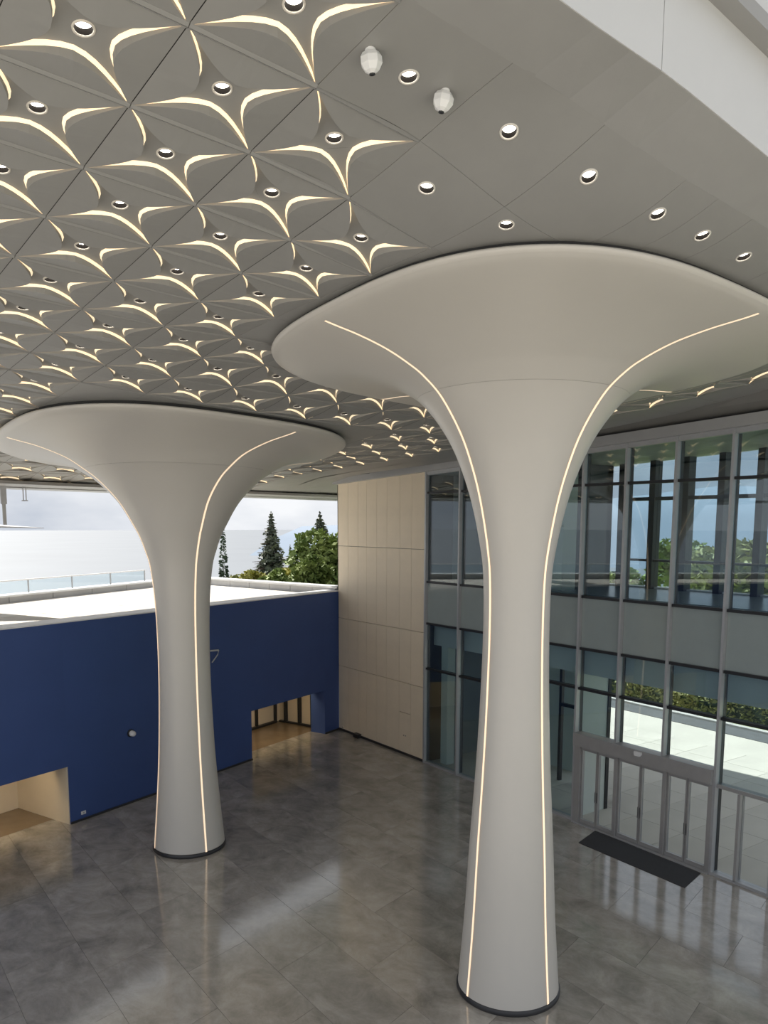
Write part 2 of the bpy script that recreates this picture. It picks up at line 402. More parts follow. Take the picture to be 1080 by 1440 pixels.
for j in range(-1, 26):
    for i in range(-2, 20):
        c0 = cell(i, j)
        if c0[1]+.07 > far_y(c0[0]): continue
        if c0[0]+.07 > XG and c0[1] < 3.02: continue
        pr = project(c0)
        vis = pr is not None and -140 < pr[0] < (2600 if is_flat(i, j) else 1300) and -260 < pr[1] < 1440
        if is_flat(i, j):
            if not vis: continue
            hs = LIGHT_FLAT.get((i, j), [None]); cuts = [i-.5, i+.5] if len(hs) == 1 else [i-.5, 4.95, i+.5]
            for k, h in enumerate(hs):
                gm = MB(); flat_mesh(gm, cuts[k], cuts[k+1], j-.5, j+.5, h)
                gm.build('flat_panel', M['ceil'], ceiling, True)
                if h: lamp_cells.append((h[0], h[1], True))
        elif vis and j <= 13 and i <= 11:
            gm = MB(); gl = MB(); coffer_mesh(gm, gl, i, j)
            pnl = gm.build('coffer_panel', M['ceil'], ceiling)
            gl.build('light_ribbon', M['led'], pnl)
            lamp_cells.append((i, j, False))
        elif j > 13 or (i > 11 and j > 13):
            coffer_mesh(far_cells, far_led, i, j, 4, False)
        elif -2 <= i and pr is not None:
            coffer_mesh(far_cells, far_led, i, j, 4, False)
fc = far_cells.build('far_coffers', M['ceil'], ceiling); fc['kind'] = 'stuff'
fl = far_led.build('far_light_ribbons', M['led'], fc); fl['kind'] = 'stuff'

# downlights
def ring(g, prof, i, j, d0, n=16):
    """lathe in lattice space around a cell centre"""
    o = len(g.v)
    for r, dz in prof:
        for k in range(n):
            a = 2*math.pi*k/n; g.v.append(cell(i+r*math.cos(a)*.95, j+r*math.sin(a)*1.05, d0+dz))
    for m_ in range(len(prof)-1):
        for k in range(n): g.f.append((o+m_*n+k, o+m_*n+(k+1) % n, o+(m_+1)*n+(k+1) % n, o+(m_+1)*n+k)); g.mi.append(0)
    return o
def behind_column(p):
    o = Vector((0, 0, 1)); p = Vector(p)
    for k in range(1, 120):
        q = o+(p-o)*(k/120*.985)
        for (cx, cy), pf in ((CR, PROF_R), (CL, PROF_L)):
            z = q.z; r = math.hypot(q.x-cx, q.y-cy); tx, ty = CANOPY[0][3:] if cx == CR[0] else CANOPY[1][3:]
            z -= (tx*(q.x-cx)+ty*(q.y-cy))*ss(.12, .45, r)
            for a, b in zip(pf, pf[1:]):
                if a[1] <= z <= b[1] and r < a[0]+(b[0]-a[0])*(z-a[1])/max(b[1]-a[1], 1e-6): return True
    return False
ORD = ['first', 'second', 'third', 'fourth', 'fifth', 'sixth', 'seventh', 'eighth', 'ninth', 'tenth', 'eleventh', 'twelfth', 'thirteenth', 'fourteenth', 'fifteenth']
shown = []
for i, j, flat in lamp_cells:
    c0 = cell(i, j, 0 if flat else .054); pr = project(c0)
    if -12 < pr[0] < 1092 and -12 < pr[1] and not behind_column(c0): shown.append((i, j, flat))
for i, j, flat in shown:
    d0 = 0 if flat else .054; c0 = cell(i, j, d0); pr = project(c0)
    root = empty('downlight', c0)
    if flat:
        where = {20: 'between the two white ceiling detectors', 30: 'second along the plain strip beside the roof edge', 38: 'third along the plain strip beside the roof edge',
                 46: 'fourth along the plain strip, above the near canopy', 53: 'last but one on the plain strip near the right frame', 60: 'last of the plain strip at the right frame',
                 129: 'in the plain panel beside the outermost star', 137: 'just above the near canopy rim'}[round(i*10)+(100 if j > -.5 else 0)]
        tag(root, 'recessed round downlight '+where, 'downlight', 'downlights in the plain ceiling panels')
    else:
        row = sorted(a for a, b, f_ in shown if b == j and not f_); n_ = row.index(i)
        tag(root, 'recessed downlight in star coffer, %s from left, %s star row from roof edge' % (ORD[n_], ORD[j+1]), 'downlight', 'downlights in the star coffers')
    g1 = MB(); ring(g1, [(.063, .0), (.065, -.008), (.077, -.008), (.079, .0)], i, j, d0, 20); g1.build('trim_ring', M['trim'], root, True)
    g2 = MB(); ring(g2, [(.064, .0), (.059, .040)], i, j, d0, 20); g2.build('baffle', M['baffle'], root, True)
    g3 = MB(); o = ring(g3, [(.059, .040)], i, j, d0, 20); g3.f.append(tuple(range(o, o+20))); g3.mi.append(0); g3.build('lens', M['lamp'], root)

# near roof edge: sloped soffit strip, outer white fascia panels, coping
g = MB()
e1 = [(-2.6+15.2*t/40, -1.55) for t in range(41)]
for k in range(len(e1)-1):
    u0, u1 = e1[k][0], e1[k+1][0]; a = cell(u0, je1(u0)+.01 if u0 > 1.5 else -1.5); b = cell(u1, je1(u1)+.01 if u1 > 1.5 else -1.5); c = cell(u1, je2(u1)+.01); d = cell(u0, je2(u0)+.01)
    up = lambda p, h: (p[0], p[1], p[2]+h)
    g.hexa([a, d, c, b], [up(a, .01), up(d, .01), up(c, .01), up(b, .01)])
struct(g.build('trim_1', M['ceil_edge']), 'plain grey soffit strip along the near roof edge', 'trim')
fa = empty('trim_2', cell(6, -2.16)); struct(fa, 'white panelled fascia on the outer roof edge at top right', 'fascia')
xs = [-2.55, -.55, 1.45, 3.45, 5.45, 7.45, 9.45, 11.45]
for k in range(len(xs)-1):
    gg = MB(); q = [xs[k]+.004+(xs[k+1]-xs[k]-.008)*t/6 for t in range(7)]
    for u0, u1 in zip(q, q[1:]):
        a = cell(u0, je2(u0)); b = cell(u1, je2(u1))
        gg.hexa([a, b, (b[0], b[1]+.012, b[2]), (a[0], a[1]+.012, a[2])], [(a[0], a[1], a[2]+.105), (b[0], b[1], b[2]+.105), (b[0], b[1]+.012, b[2]+.105), (a[0], a[1]+.012, a[2]+.105)])
    gg.build('fascia_panel', M['fascia'], fa)
N = 42; cg = MB(); ug = MB()
for k in range(N):
    u0, u1 = -2.6+14.05*k/N, -2.6+14.05*(k+1)/N; p = cell(u0, je2(u0)); q = cell(u1, je2(u1))
    cg.hexa([(p[0], p[1]-.022, p[2]+.105), (q[0], q[1]-.022, q[2]+.105), (q[0], q[1]+.02, q[2]+.105), (p[0], p[1]+.02, p[2]+.105)],
            [(p[0], p[1]-.022, p[2]+.122), (q[0], q[1]-.022, q[2]+.122), (q[0], q[1]+.02, q[2]+.122), (p[0], p[1]+.02, p[2]+.122)])
    ug.hexa([(p[0], p[1]-.004, p[2]+.122), (q[0], q[1]-.004, q[2]+.122), (q[0], q[1]+.02, q[2]+.122), (p[0], p[1]+.02, p[2]+.122)],
            [(p[0], p[1]-.004, p[2]+.20), (q[0], q[1]-.004, q[2]+.20), (q[0], q[1]+.02, q[2]+.20), (p[0], p[1]+.02, p[2]+.20)])
cg.build('drip_moulding', M['ceil_edge'], fa); ug.build('upper_fascia', M['fascia'], fa)
# far roof edge: metal fascia
g = MB(); xs = [-.75, -.2, .3, .67, 1.2, 1.8, 2.4, 3.0, 3.2]
for k in range(len(xs)-1):
    x0, x1 = xs[k], xs[k+1]; y0, y1 = far_y(x0), far_y(x1); z0, z1 = surf(x0, y0), surf(x1, y1)
    g.hexa([(x0, y0-.03, z0-.006), (x1, y1-.03, z1-.006), (x1, y1+.03, z1-.010), (x0, y0+.03, z0-.010)], [(x0, y0-.03, z0+.02), (x1, y1-.03, z1+.02), (x1, y1+.03, z1+.2), (x0, y0+.03, z0+.2)])
struct(g.build('trim_3', M['cornice']), 'thin grey metal edge of the canopy roof against the sky', 'trim')
g = MB()
for k in range(len(xs)-1):
    x0, x1 = xs[k], xs[k+1]; y0, y1 = far_y(x0)-.03, far_y(x1)-.03; z0, z1 = surf(x0, y0), surf(x1, y1)
    g.hexa([(x0, y0-.16, z0-.001), (x1, y1-.16, z1-.001), (x1, y1, z1-.004), (x0, y0, z0-.004)], [(x0, y0-.16, z0+.01), (x1, y1-.16, z1+.01), (x1, y1, z1+.01), (x0, y0, z0+.01)])
struct(g.build('trim_4', M['ceil_edge']), 'plain border strip of the ceiling along the far roof edge', 'trim')
# cove beside the glazed wall, its shade put into a darker colour
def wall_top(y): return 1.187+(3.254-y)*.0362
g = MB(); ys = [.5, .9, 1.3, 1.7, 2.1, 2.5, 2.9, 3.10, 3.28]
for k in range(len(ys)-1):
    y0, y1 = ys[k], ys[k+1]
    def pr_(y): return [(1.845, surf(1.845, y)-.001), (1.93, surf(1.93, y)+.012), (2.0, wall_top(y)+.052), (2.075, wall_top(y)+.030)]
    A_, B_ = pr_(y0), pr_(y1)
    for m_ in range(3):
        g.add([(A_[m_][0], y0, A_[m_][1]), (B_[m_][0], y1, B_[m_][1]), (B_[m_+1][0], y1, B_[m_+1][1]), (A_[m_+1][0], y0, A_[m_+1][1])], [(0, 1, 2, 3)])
struct(g.build('trim_5', M['cove'], smooth=False), 'recessed cove coloured dark for shade where the ceiling meets the glazed wall', 'trim')
g = MB()
for k in range(len(ys)-1):
    y0, y1 = ys[k], ys[k+1]; a, b = wall_top(y0), wall_top(y1)
    g.hexa([(2.030, y0, a), (2.075, y0, a), (2.075, y1, b), (2.030, y1, b)], [(2.030, y0, a+.030), (2.075, y0, a+.030), (2.075, y1, b+.030), (2.030, y1, b+.030)])
a = wall_top(3.28)
g.hexa([(2.030, 3.28, a+.016), (2.075, 3.28, a+.016), (2.075, 3.50, a+.017), (2.060, 3.50, a+.017)], [(2.030, 3.28, a+.030), (2.075, 3.28, a+.030), (2.075, 3.50, a+.020), (2.060, 3.50, a+.020)])
struct(g.build('trim_6', M['cornice']), 'light grey metal cornice along the top of the right wall', 'trim')

# ------------------------------------------------------------------ columns
def catmull(pts, n):
    out = []
    for k in range(len(pts)-1):
        p0 = pts[max(k-1, 0)]; p1 = pts[k]; p2 = pts[k+1]; p3 = pts[min(k+2, len(pts)-1)]
        for s in range(n):
            t = s/n
            out.append(tuple(.5*((2*p1[c])+(-p0[c]+p2[c])*t+(2*p0[c]-5*p1[c]+4*p2[c]-p3[c])*t*t+(-p0[c]+3*p1[c]-3*p2[c]+p3[c])*t**3) for c in (0, 1)))
    out.append(pts[-1]); return out
def sstep(a, b, x):
    t = min(max((x-a)/(b-a), 0), 1); return t*t*(3-2*t)
KC = .050
def col_pt(c, prof_pt, th, tilt, off=0.0, phase=.02):
    r, z = prof_pt; w = sstep(.12, .45, r); k = KC*w
    rr = (r+off)*(1-k*math.cos(4*(th-phase)))/(1-k)*(1+w*(.033*(1+math.cos(th-2.53)) if c is CL else 0.0))
    dx, dy = rr*math.cos(th), rr*math.sin(th)
    return (c[0]+dx, c[1]+dy, z+(tilt[0]*dx+tilt[1]*dy)*w)
STRIPS = [math.radians(a) for a in (175, -85, 95, -5)]
def make_column(c, prof, rim, tilt, split, label):
    root = empty('mushroom_column', (c[0], c[1], 0)); tag(root, label, 'column', 'mushroom columns carrying the ceiling')
    P = catmull(prof, 6); NS = 128
    # split ring between shaft and canopy
    ks = min(range(len(P)), key=lambda k: abs(P[k][0]-split)+(0 if P[k][1] > .8 else 9))
    def surface(name, pts, m, close_top=False):
        g = MB()
        for p in pts:
            for q in range(NS): g.v.append(col_pt(c, p, 2*math.pi*q/NS, tilt))
        for a in range(len(pts)-1):
            for q in range(NS): g.f.append((a*NS+q, a*NS+(q+1) % NS, (a+1)*NS+(q+1) % NS, (a+1)*NS+q)); g.mi.append(0)
        if close_top: g.f.append(tuple(range((len(pts)-1)*NS, len(pts)*NS))); g.mi.append(0)
        return g.build(name, m, root, True)
    surface('shaft', P[:ks+1], M['white'])
    can = [(P[ks][0]+.0001, P[ks][1]+.0003)]+P[ks+1:]
    surface('canopy', can, M['white'])
    e = P[-1]
    surface('rim', [e, (e[0]+.003, e[1]+.002), (e[0]+.0045, e[1]+.005), (e[0]+.0045, rim-.002), (e[0]+.003, rim), (e[0]-.006, rim+.0005)], M['white'])
    surface('shadow_gap', [(e[0]-.006, rim+.0005), (e[0]-.007, rim+.02)], M['plenum'], True)
    g = MB(); g.lathe([(.1, 0), (.1105, 0), (.1115, .002), (.1115, .010), (.108, .012)], (c[0], c[1], 0), 96); g.build('base_ring', M['skirt'], root, True)
    def drift(a, r): return a+(math.radians(16 if c is CL else 9)*sstep(.14, .45, r) if abs(a+1.4835) < .01 else 0)
    for a0 in STRIPS:
        g = MB(); wid = .0026
        pts = [p for p in P if p[0] < .432]; n = len(pts)
        for p in pts:
            r = max(p[0], .05)
            for s in (-1, 1): g.v.append(col_pt(c, p, drift(a0, r)+s*wid/r, tilt, .0012))
        for k in range(n-1): g.f.append((2*k, 2*k+1, 2*k+3, 2*k+2)); g.mi.append(0)
        g.build('light_strip', M['col_led'], root, True)
        for s in (-1, 1):                              # slim reveals beside the strip
            g = MB()
            for p in pts:
                r = max(p[0], .05)
                for w_ in (1.0, 1.55): g.v.append(col_pt(c, p, drift(a0, r)+s*w_*wid/r, tilt, .0009))
            for k in range(n-1):
                g.f.append((2*k, 2*k+1, 2*k+3, 2*k+2)); g.mi.append(0)
            g.build('strip_reveal', M['trim'], root, True)
    return root
make_column(CR, PROF_R, 1.3345, CANOPY[0][3:], .205, 'nearer white mushroom column with warm light strips, beside the glass doors')
make_column(CL, PROF_L, 1.2285, CANOPY[1][3:], .262, 'farther white mushroom column in front of the blue wall')

# ------------------------------------------------------------------ floor
TA = math.radians(17.0); TX = .168; TY = .33
TD = Vector((1, math.tan(TA)))                        # seam direction per unit X
g = MB(); g.prism([(-.45, .35), (XG+.06, .35), (XG+.06, BO.y+.02), bw(-.115, .09), bw(-2.75, .09)], -.03, -.0009)
floor = g.build('floor', M['grout']); struct(floor, 'grey cloudy stone tile floor of the hall with a soft polish', 'floor')
def clip_poly(poly, n, d):                            # keep n.p <= d
    out = []
    for k in range(len(poly)):
        a, b = Vector(poly[k]), Vector(poly[(k+1) % len(poly)]); da, db = n.dot(a)-d, n.dot(b)-d
        if da <= 0: out.append(tuple(a))
        if (da < 0) != (db < 0) and abs(da-db) > 1e-12: t = da/(da-db); out.append(tuple(a+(b-a)*t))
    return out
rest = MB(); GAP = .0004
for a in range(-6, 12):
    x0 = .455+a*TX; x1 = x0+TX
    for b in range(-14, 10):
        off = TY*.5 if a % 2 else 0
        yb = lambda x, k: 2.41+(x-.455)*TD.y+k*TY-off
        poly = [(x0+GAP, yb(x0, b)+GAP), (x1-GAP, yb(x1, b)+GAP), (x1-GAP, yb(x1, b+1)-GAP), (x0+GAP, yb(x0, b+1)-GAP)]
        poly = clip_poly(poly, Vector((1, 0)), XG+.005)
        if len(poly) > 2: poly = clip_poly(poly, Vector((-1, 0)), .45)
        if len(poly) > 2: poly = clip_poly(poly, Vector((0, -1)), -.35)
        if len(poly) > 2: poly = clip_poly(poly, BN, BN.dot(BO)+.09)
        if len(poly) < 3: continue
        cx = sum(p[0] for p in poly)/len(poly); cy = sum(p[1] for p in poly)/len(poly)
        prs = [project((p[0], p[1], 0)) for p in poly]
        vis = any(p and -30 < p[0] < 1110 and p[1] < 1500 for p in prs)
        if vis: gm = MB(); gm.prism(poly, -.002, 0); gm.build('floor_tile', M['tile'], floor)
        else: rest.prism(poly, -.002, 0)
r_ = rest.build('more_floor_tiles', M['tile'], floor); r_['kind'] = 'stuff'

# ------------------------------------------------------------------ blue volume
ZB = .680; TH = .085
wall_l = empty('wall_left', (*bw(-.9), 0)); struct(wall_l, 'tall matt blue wall with two low door openings', 'wall')
def wseg(s0, s1, z0, z1, t0=0.0, t1=TH, m='blue', name='wall_section', parent=wall_l):
    g = MB(); g.prism([bw(s0, t0), bw(s1, t0), bw(s1, t1), bw(s0, t1)], z0, z1); return g.build(name, M[m], parent)
OPL = (-2.05, -1.520, .199); OPR = (-.628, -.115, .213)
wseg(-3.4, OPL[0], 0, ZB); wseg(OPL[0], OPL[1], OPL[2], ZB); wseg(OPL[1], OPR[0], 0, ZB); wseg(OPR[0], OPR[1], OPR[2], ZB); wseg(OPR[1], .0, 0, ZB)
wseg(-3.4, .0, ZB, ZB+.004, -.004, TH, 'cap', 'coping')
bb = empty('baseboard_left', (*bw(-1.0), 0)); struct(bb, 'thin dark skirting along the foot of the blue wall', 'skirting')
for s0, s1 in ((-3.4, OPL[0]), (OPL[1], OPR[0]), (OPR[1], 0)): wseg(s0, s1, 0, .007, -.004, .0, 'skirt', 'skirting_board', bb)
# warm rooms behind the openings
def room(name, s0, s1, t1, zc, label, items):
    r = empty(name, (*bw((s0+s1)/2, .2), 0)); struct(r, label, 'room')
    def part(n, poly, z0, z1, m): g = MB(); g.prism([bw(*p) for p in poly], z0, z1); return g.build(n, M[m], r)
    part('room_floor', [(s0, .0), (s1, .0), (s1, t1), (s0, t1)], -.004, -.0004, 'warm_floor')
    part('room_ceiling', [(s0, TH), (s1, TH), (s1, t1), (s0, t1)], zc, zc+.02, 'cream')
    part('back_wall', [(s0, t1), (s1, t1), (s1, t1+.02), (s0, t1+.02)], 0, zc+.02, 'cream')
    part('side_wall', [(s0-.02, TH), (s0, TH), (s0, t1), (s0-.02, t1)], 0, zc+.02, 'cream')
    part('side_wall', [(s1, TH), (s1+.02, TH), (s1+.02, t1), (s1, t1)], 0, zc+.02, 'cream')
    for n, poly, z0, z1, m in items: part(n, poly, z0, z1, m)
    return r
room('room_behind_left_opening', -2.3, -1.515, .42, .225, 'warm cream lobby behind the left opening of the blue wall',
     [('partition', [(-1.66, .29), (-1.515, .29), (-1.515, .42), (-1.66, .42)], 0, .225, 'cream'),
      ('jamb_lining', [(-1.5245, .002), (-1.5205, .002), (-1.5205, .3), (-1.5245, .3)], 0, .198, 'cream'),
      ('dark_plaque', [(-1.55, .285), (-1.528, .285), (-1.528, .29), (-1.55, .29)], .115, .20, 'dark_metal'),
      ('dark_plaque', [(-1.70, .415), (-1.685, .415), (-1.685, .42), (-1.70, .42)], .08, .20, 'dark_metal'),
      ('lamp_panel', [(-2.1, .088), (-1.6, .088), (-1.6, .106), (-2.1, .106)], .2205, .2245, 'room_lamp')])
rr = room('room_behind_right_opening', -.74, -.03, .36, .235, 'warm lit lobby with dark framed glazing behind the right opening',
     [('lamp_panel', [(-.60, .088), (-.15, .088), (-.15, .106), (-.60, .106)], .2305, .2345, 'room_lamp')])
def rpart(n, poly, z0, z1, m):
    g = MB(); g.prism([bw(*p) for p in poly], z0, z1); return g.build(n, M[m], rr)
for s in (-.50, -.385, -.345, -.215, -.075): rpart('frame_post', [(s, .343), (s+.009, .343), (s+.009, .358), (s, .358)], 0, .235, 'dark_metal')
rpart('frame_rail', [(-.50, .337), (-.075, .337), (-.075, .356), (-.50, .356)], .10, .108, 'dark_metal')
rpart('frame_rail', [(-.50, .337), (-.075, .337), (-.075, .356), (-.50, .356)], 0, .010, 'dark_metal')
for t in (.13, .21, .30): rpart('frame_post', [(-.052, t), (-.032, t), (-.032, t+.010), (-.052, t+.010)], 0, .235, 'dark_metal')
rpart('frame_rail', [(-.050, .10), (-.034, .10), (-.034, .345), (-.050, .345)], 0, .008, 'dark_metal')
rpart('door_stop', [(-.52, .30), (-.48, .30), (-.48, .335), (-.52, .335)], 0, .014, 'dark_metal')

# roof deck of the blue volume, parapets and railing
PB = Vector((.64, 3.71)); PD = (Vector((1.49, 4.25))-PB).normalized()      # back parapet foot line
def pb(s, t=0): p = PB+PD*s+Vector((-PD.y, PD.x))*t; return (p.x, p.y)
PR0 = Vector((2.065, 3.29)); PR1 = Vector((1.735, 4.47)); RDv = (PR1-PR0).normalized()
def pr2(s, t=0): p = PR0+RDv*s+Vector((RDv.y, -RDv.x))*t; return (p.x, p.y)
deck = empty('roof_deck', (1.0, 3.5, .63)); struct(deck, 'sunlit pale concrete roof on top of the blue volume', 'roof')
g = MB(); g.prism([bw(-3.4, TH), bw(0, TH), pr2(1.26), pb(1.25), pb(-2.2)], .62, .660); g.build('deck_slab', M['joint'], deck)
# deck bays
def deck_bays():
    base = [bw(-3.4, TH), bw(-.02, TH), pr2(1.155), pb(-2.2)]
    for a in range(-8, 12):
        for b in range(0, 8):
            u0, u1, v0, v1 = a*.36-2, a*.36-1.64, b*.36+TH, b*.36+TH+.36; e = .002
            poly = [bw(u0+e, v0+e), bw(u1-e, v0+e), bw(u1-e, v1-e), bw(u0+e, v1-e)]
            for k in range(len(base)):
                p, q = Vector(base[k]), Vector(base[(k+1) % len(base)]); d = (q-p).normalized(); n = Vector((d.y, -d.x))
                poly = clip_poly(poly, n, n.dot(p))
                if len(poly) < 3: break
            if len(poly) < 3: continue
            g = MB(); g.prism(poly, .655, .6625); g.build('deck_bay', M['deck'], deck)
deck_bays()
par = empty('roof_parapet', (*pb(0), .66)); struct(par, 'low pale parapet with white coping at the back of the deck', 'parapet')
def pblock(f, s0, s1, t0, t1, z0, z1, m, n): g = MB(); g.prism([f(s0, t0), f(s1, t0), f(s1, t1), f(s0, t1)], z0, z1); return g.build(n, M[m], par)
for k in range(14): pblock(pb, -2.2+k*.25, -2.2+k*.25+.246, 0, .05, .655, .688, 'parapet', 'parapet_block')
pblock(pb, -2.2, 1.30, -.010, .06, .688, .696, 'cap', 'coping')
par = empty('roof_parapet', (*pr2(.6), .66)); struct(par, 'panelled parapet with white coping leading to the beige wall', 'parapet')
for k in range(8): pblock(pr2, .02+k*.155, .02+k*.155+.1525, 0, .05, .655, .693, 'parapet', 'parapet_block')
pblock(pr2, .0, 1.28, -.010, .06, .693, .702, 'cap', 'coping')
rail = empty('glass_railing', (*pb(0, .03), .696)); tag(rail, 'glass balustrade with slim posts on the back parapet', 'railing')
for k in range(13):
    s = -2.2+k*.265; x, y = pb(s, .03)
    g = MB(); g.bar((x, y, .696), (x, y, .752), .006); g.build('post', M['alu'], rail)
    if k < 12:
        g = MB(); g.prism([pb(s+.006, .028), pb(s+.259, .028), pb(s+.259, .032), pb(s+.006, .032)], .699, .750); g.build('glass_panel', M['rail_glass'], rail)
g = MB(); g.bar((*pb(-2.2, .03), .754), (*pb(.985, .03), .754), .008, .005); g.build('handrail', M['cap'], rail)
dep = [(pb(.86, -.03), pb(1.0, -.028))]

# ------------------------------------------------------------------ beige wall
wall_r = empty('wall_right', (XG, 2.93, 0)); struct(wall_r, 'beige board clad wall between the blue wall and the glazing', 'wall')
YB0, YB1 = 2.6035, 3.272
g = MB(); a, b = wall_top(YB0), wall_top(3.29)
g.hexa([(XG+.004, YB0-.004, 0), (XG+.14, YB0-.004, 0), (XG+.14, 3.29, 0), (XG+.004, 3.29, 0)], [(XG+.004, YB0-.004, a), (XG+.14, YB0-.004, a), (XG+.14, 3.29, b), (XG+.004, 3.29, b)])
g.build('wall_core', M['joint'], wall_r)
ycols = [YB0, 2.695, 2.778, 2.873, 2.950, 3.030, 3.100, 3.185, YB1]; zr = [.010, .320, .553, .898, None]
for r in range(4):
    for k in range(8):
        y0, y1 = ycols[k]+.0006, ycols[k+1]-.0006; z0 = zr[r]+.001
        za = (zr[r+1]-.001) if zr[r+1] else wall_top(y0); zb = (zr[r+1]-.001) if zr[r+1] else wall_top(y1)
        x0 = XG-.004; x1 = XG+.006
        if r == 0 and k == 1: z0 = .188
        g = MB(); g.hexa([(x0, y0, z0), (x1, y0, z0), (x1, y1, z0), (x0, y1, z0)], [(x0, y0, za), (x1, y0, za), (x1, y1, zb), (x0, y1, zb)]); g.build('wall_panel', M['beige'], wall_r)
g = MB(); g.box(XG-.004, XG+.006, ycols[1]+.0008, ycols[2]-.0008, .011, .186); hatch = g.build('access_hatch', M['beige'], wall_r)
g = MB()
for y in (2.728, 2.740): g.box(XG-.0055, XG-.004, y, y+.004, .084, .088)
g.build('hatch_lock', M['skirt'], hatch)
g = MB(); g.box(XG-.006, XG+.006, YB0, YB1, 0, .009); g.build('skirting_board', M['skirt'], wall_r)
g = MB(); g.box(XG-.006, XG+.008, YB0-.0065, YB0, 0, wall_top(YB0)); g.build('end_trim', M['cornice'], wall_r)

# ------------------------------------------------------------------ glazed wall
win = empty('window_1', (XG, 1.6, 0)); struct(win, 'tall curtain wall of tinted glass with grey mullions and dark transoms', 'glass wall')
MY = [.733, .908, 1.083, 1.2583, 1.4337, 1.6084, 1.7759, 1.979, 2.181, 2.384, 2.5935]
Z4, Z3, Z2, Z1, ZD, ZDL = .4594, .5938, .7658, 1.1272, .3108, .2640
for k, y in enumerate(MY):
    zb = 0.0
    if k in (4, 5): zb = ZD                               # stop on the door head
    w = .0075 if k < len(MY)-1 else .008
    g = MB(); zt = wall_top(y); g.box(XG-.013, XG+.006, y-w/2, y+w/2, zb, zt); g.build('mullion', M['alu'], win)
    g = MB(); g.box(XG+.006, XG+.020, y-w*.62, y+w*.62, zb, zt); g.build('mullion_back', M['dark_metal'], win)
def transom(y0, y1, z, h=.0085, m='dark_metal', d=.016):
    g = MB(); g.box(XG-.006, XG+d, y0, y1, z-h/2, z+h/2); return g.build('transom', M[m], win)
def pane(y0, y1, z0, z1, z1b=None, m='glass', n='glass_pane'):
    z1b = z1 if z1b is None else z1b
    g = MB(); e = .004
    g.hexa([(XG+.001, y0+e, z0), (XG+.004, y0+e, z0), (XG+.004, y1-e, z0), (XG+.001, y1-e, z0)], [(XG+.001, y0+e, z1), (XG+.004, y0+e, z1), (XG+.004, y1-e, z1b), (XG+.001, y1-e, z1b)])
    return g.build(n, M[m], win)
for k in range(len(MY)-1):
    y0, y1 = MY[k], MY[k+1]; e = .004; left = k >= 6
    z4 = .405 if left and k >= 8 else Z4
    for z in (Z1, Z2, Z3): transom(y0+e, y1-e, z)
    transom(y0+e, y1-e, z4)
    pane(y0, y1, Z1+.004, wall_top(y0)-.002, wall_top(y1)-.002); pane(y0, y1, Z2+.004, Z1-.004); pane(y0, y1, Z3+.004, Z2-.004, m='spandrel', n='spandrel_panel')
    pane(y0, y1, z4+.004, Z3-.004)
    if 3 <= k <= 5: pane(y0, y1, ZD+.004, z4-.004)
    elif k < 3:
        transom(y0+e, y1-e, ZDL, .010, 'alu_door', .022); pane(y0, y1, ZDL+.005, z4-.004)
        ym = (y0+y1)/2 + (.012 if k == 2 else 0)
        g = MB(); g.box(XG-.012, XG+.014, ym-.004, ym+.004, .006, ZDL-.005); g.build('mullion', M['alu_door'], win)
        pane(y0, ym, .008, ZDL-.005, m='door_glass'); pane(ym, y1, .008, ZDL-.005, m='door_glass')
        g = MB(); g.box(XG-.012, XG+.018, y0+e, y1-e, 0, .008); g.build('sill', M['alu'], win)
    else:
        pane(y0, y1, .008, z4-.004)
        g = MB(); g.box(XG-.010, XG+.016, y0+e, y1-e, 0, .008); g.build('sill', M['alu'], win)
    g = MB(); a, b = wall_top(y0), wall_top(y1)
    g.hexa([(XG-.010, y0+e, a-.014), (XG+.016, y0+e, a-.014), (XG+.016, y1-e, b-.014), (XG-.010, y1-e, b-.014)], [(XG-.010, y0+e, a), (XG+.016, y0+e, a), (XG+.016, y1-e, b), (XG-.010, y1-e, b)]); g.build('head_rail', M['alu'], win)

# doors
door = empty('door_1', (XG, 1.517, 0)); struct(door, 'grey framed glass entrance doors, six leaves under one head box', 'door')
y0, y1 = MY[3]+.004, MY[6]-.004
g = MB(); g.box(XG-.024, XG+.02, y0, y1, .268, .3108); head = g.build('head_box', M['alu_door'], door)
g = MB(); g.box(XG-.032, XG-.024, 1.500, 1.520, .294, .304); g.box(XG-.030, XG-.024, 1.497, 1.523, .298, .307); g.build('motion_sensor', M['sensor'], head)
for a, b in ((y0, y0+.012), (y1-.024, y1)): 
    g = MB(); g.box(XG-.014, XG+.010, a, b, 0, .268); g.build('jamb', M['alu_door'], door)
for y in (1.4215, 1.602): g = MB(); g.box(XG-.014, XG+.008, y-.006, y+.006, 0, .268); g.build('centre_post', M['alu_door'], door)
g = MB(); g.box(XG-.02, XG+.02, y0, y1, 0, .003); g.build('threshold', M['alu'], door)
edges = [y0+.012, 1.347, 1.4215-.006, None, 1.4215+.006, 1.511, 1.602-.006, None, 1.602+.006, 1.680, y1-.024]
def leaf(a, b, side):
    g = MB(); fw = .0052; x0, x1 = XG-.006, XG+.004; z0, z1 = .004, .264; a += .0008; b -= .0008
    g.box(x0, x1, a, a+fw, z0, z1); g.box(x0, x1, b-fw, b, z0, z1); g.box(x0, x1, a+fw, b-fw, z0, z0+.012); g.box(x0, x1, a+fw, b-fw, z1-.010, z1)
    lf = g.build('door_leaf', M['alu_door'], door)
    g = MB(); g.box(XG-.002, XG+.001, a+fw, b-fw, z0+.012, z1-.010); g.build('glass', M['door_glass'], lf)
    g = MB(); yh = a+fw*.6 if side < 0 else b-fw*.6
    g.tube([(x0-.003, yh, .090), (x0-.003, yh, .125)], .0009, 8); g.build('pull_handle', M['dark_metal'], lf)
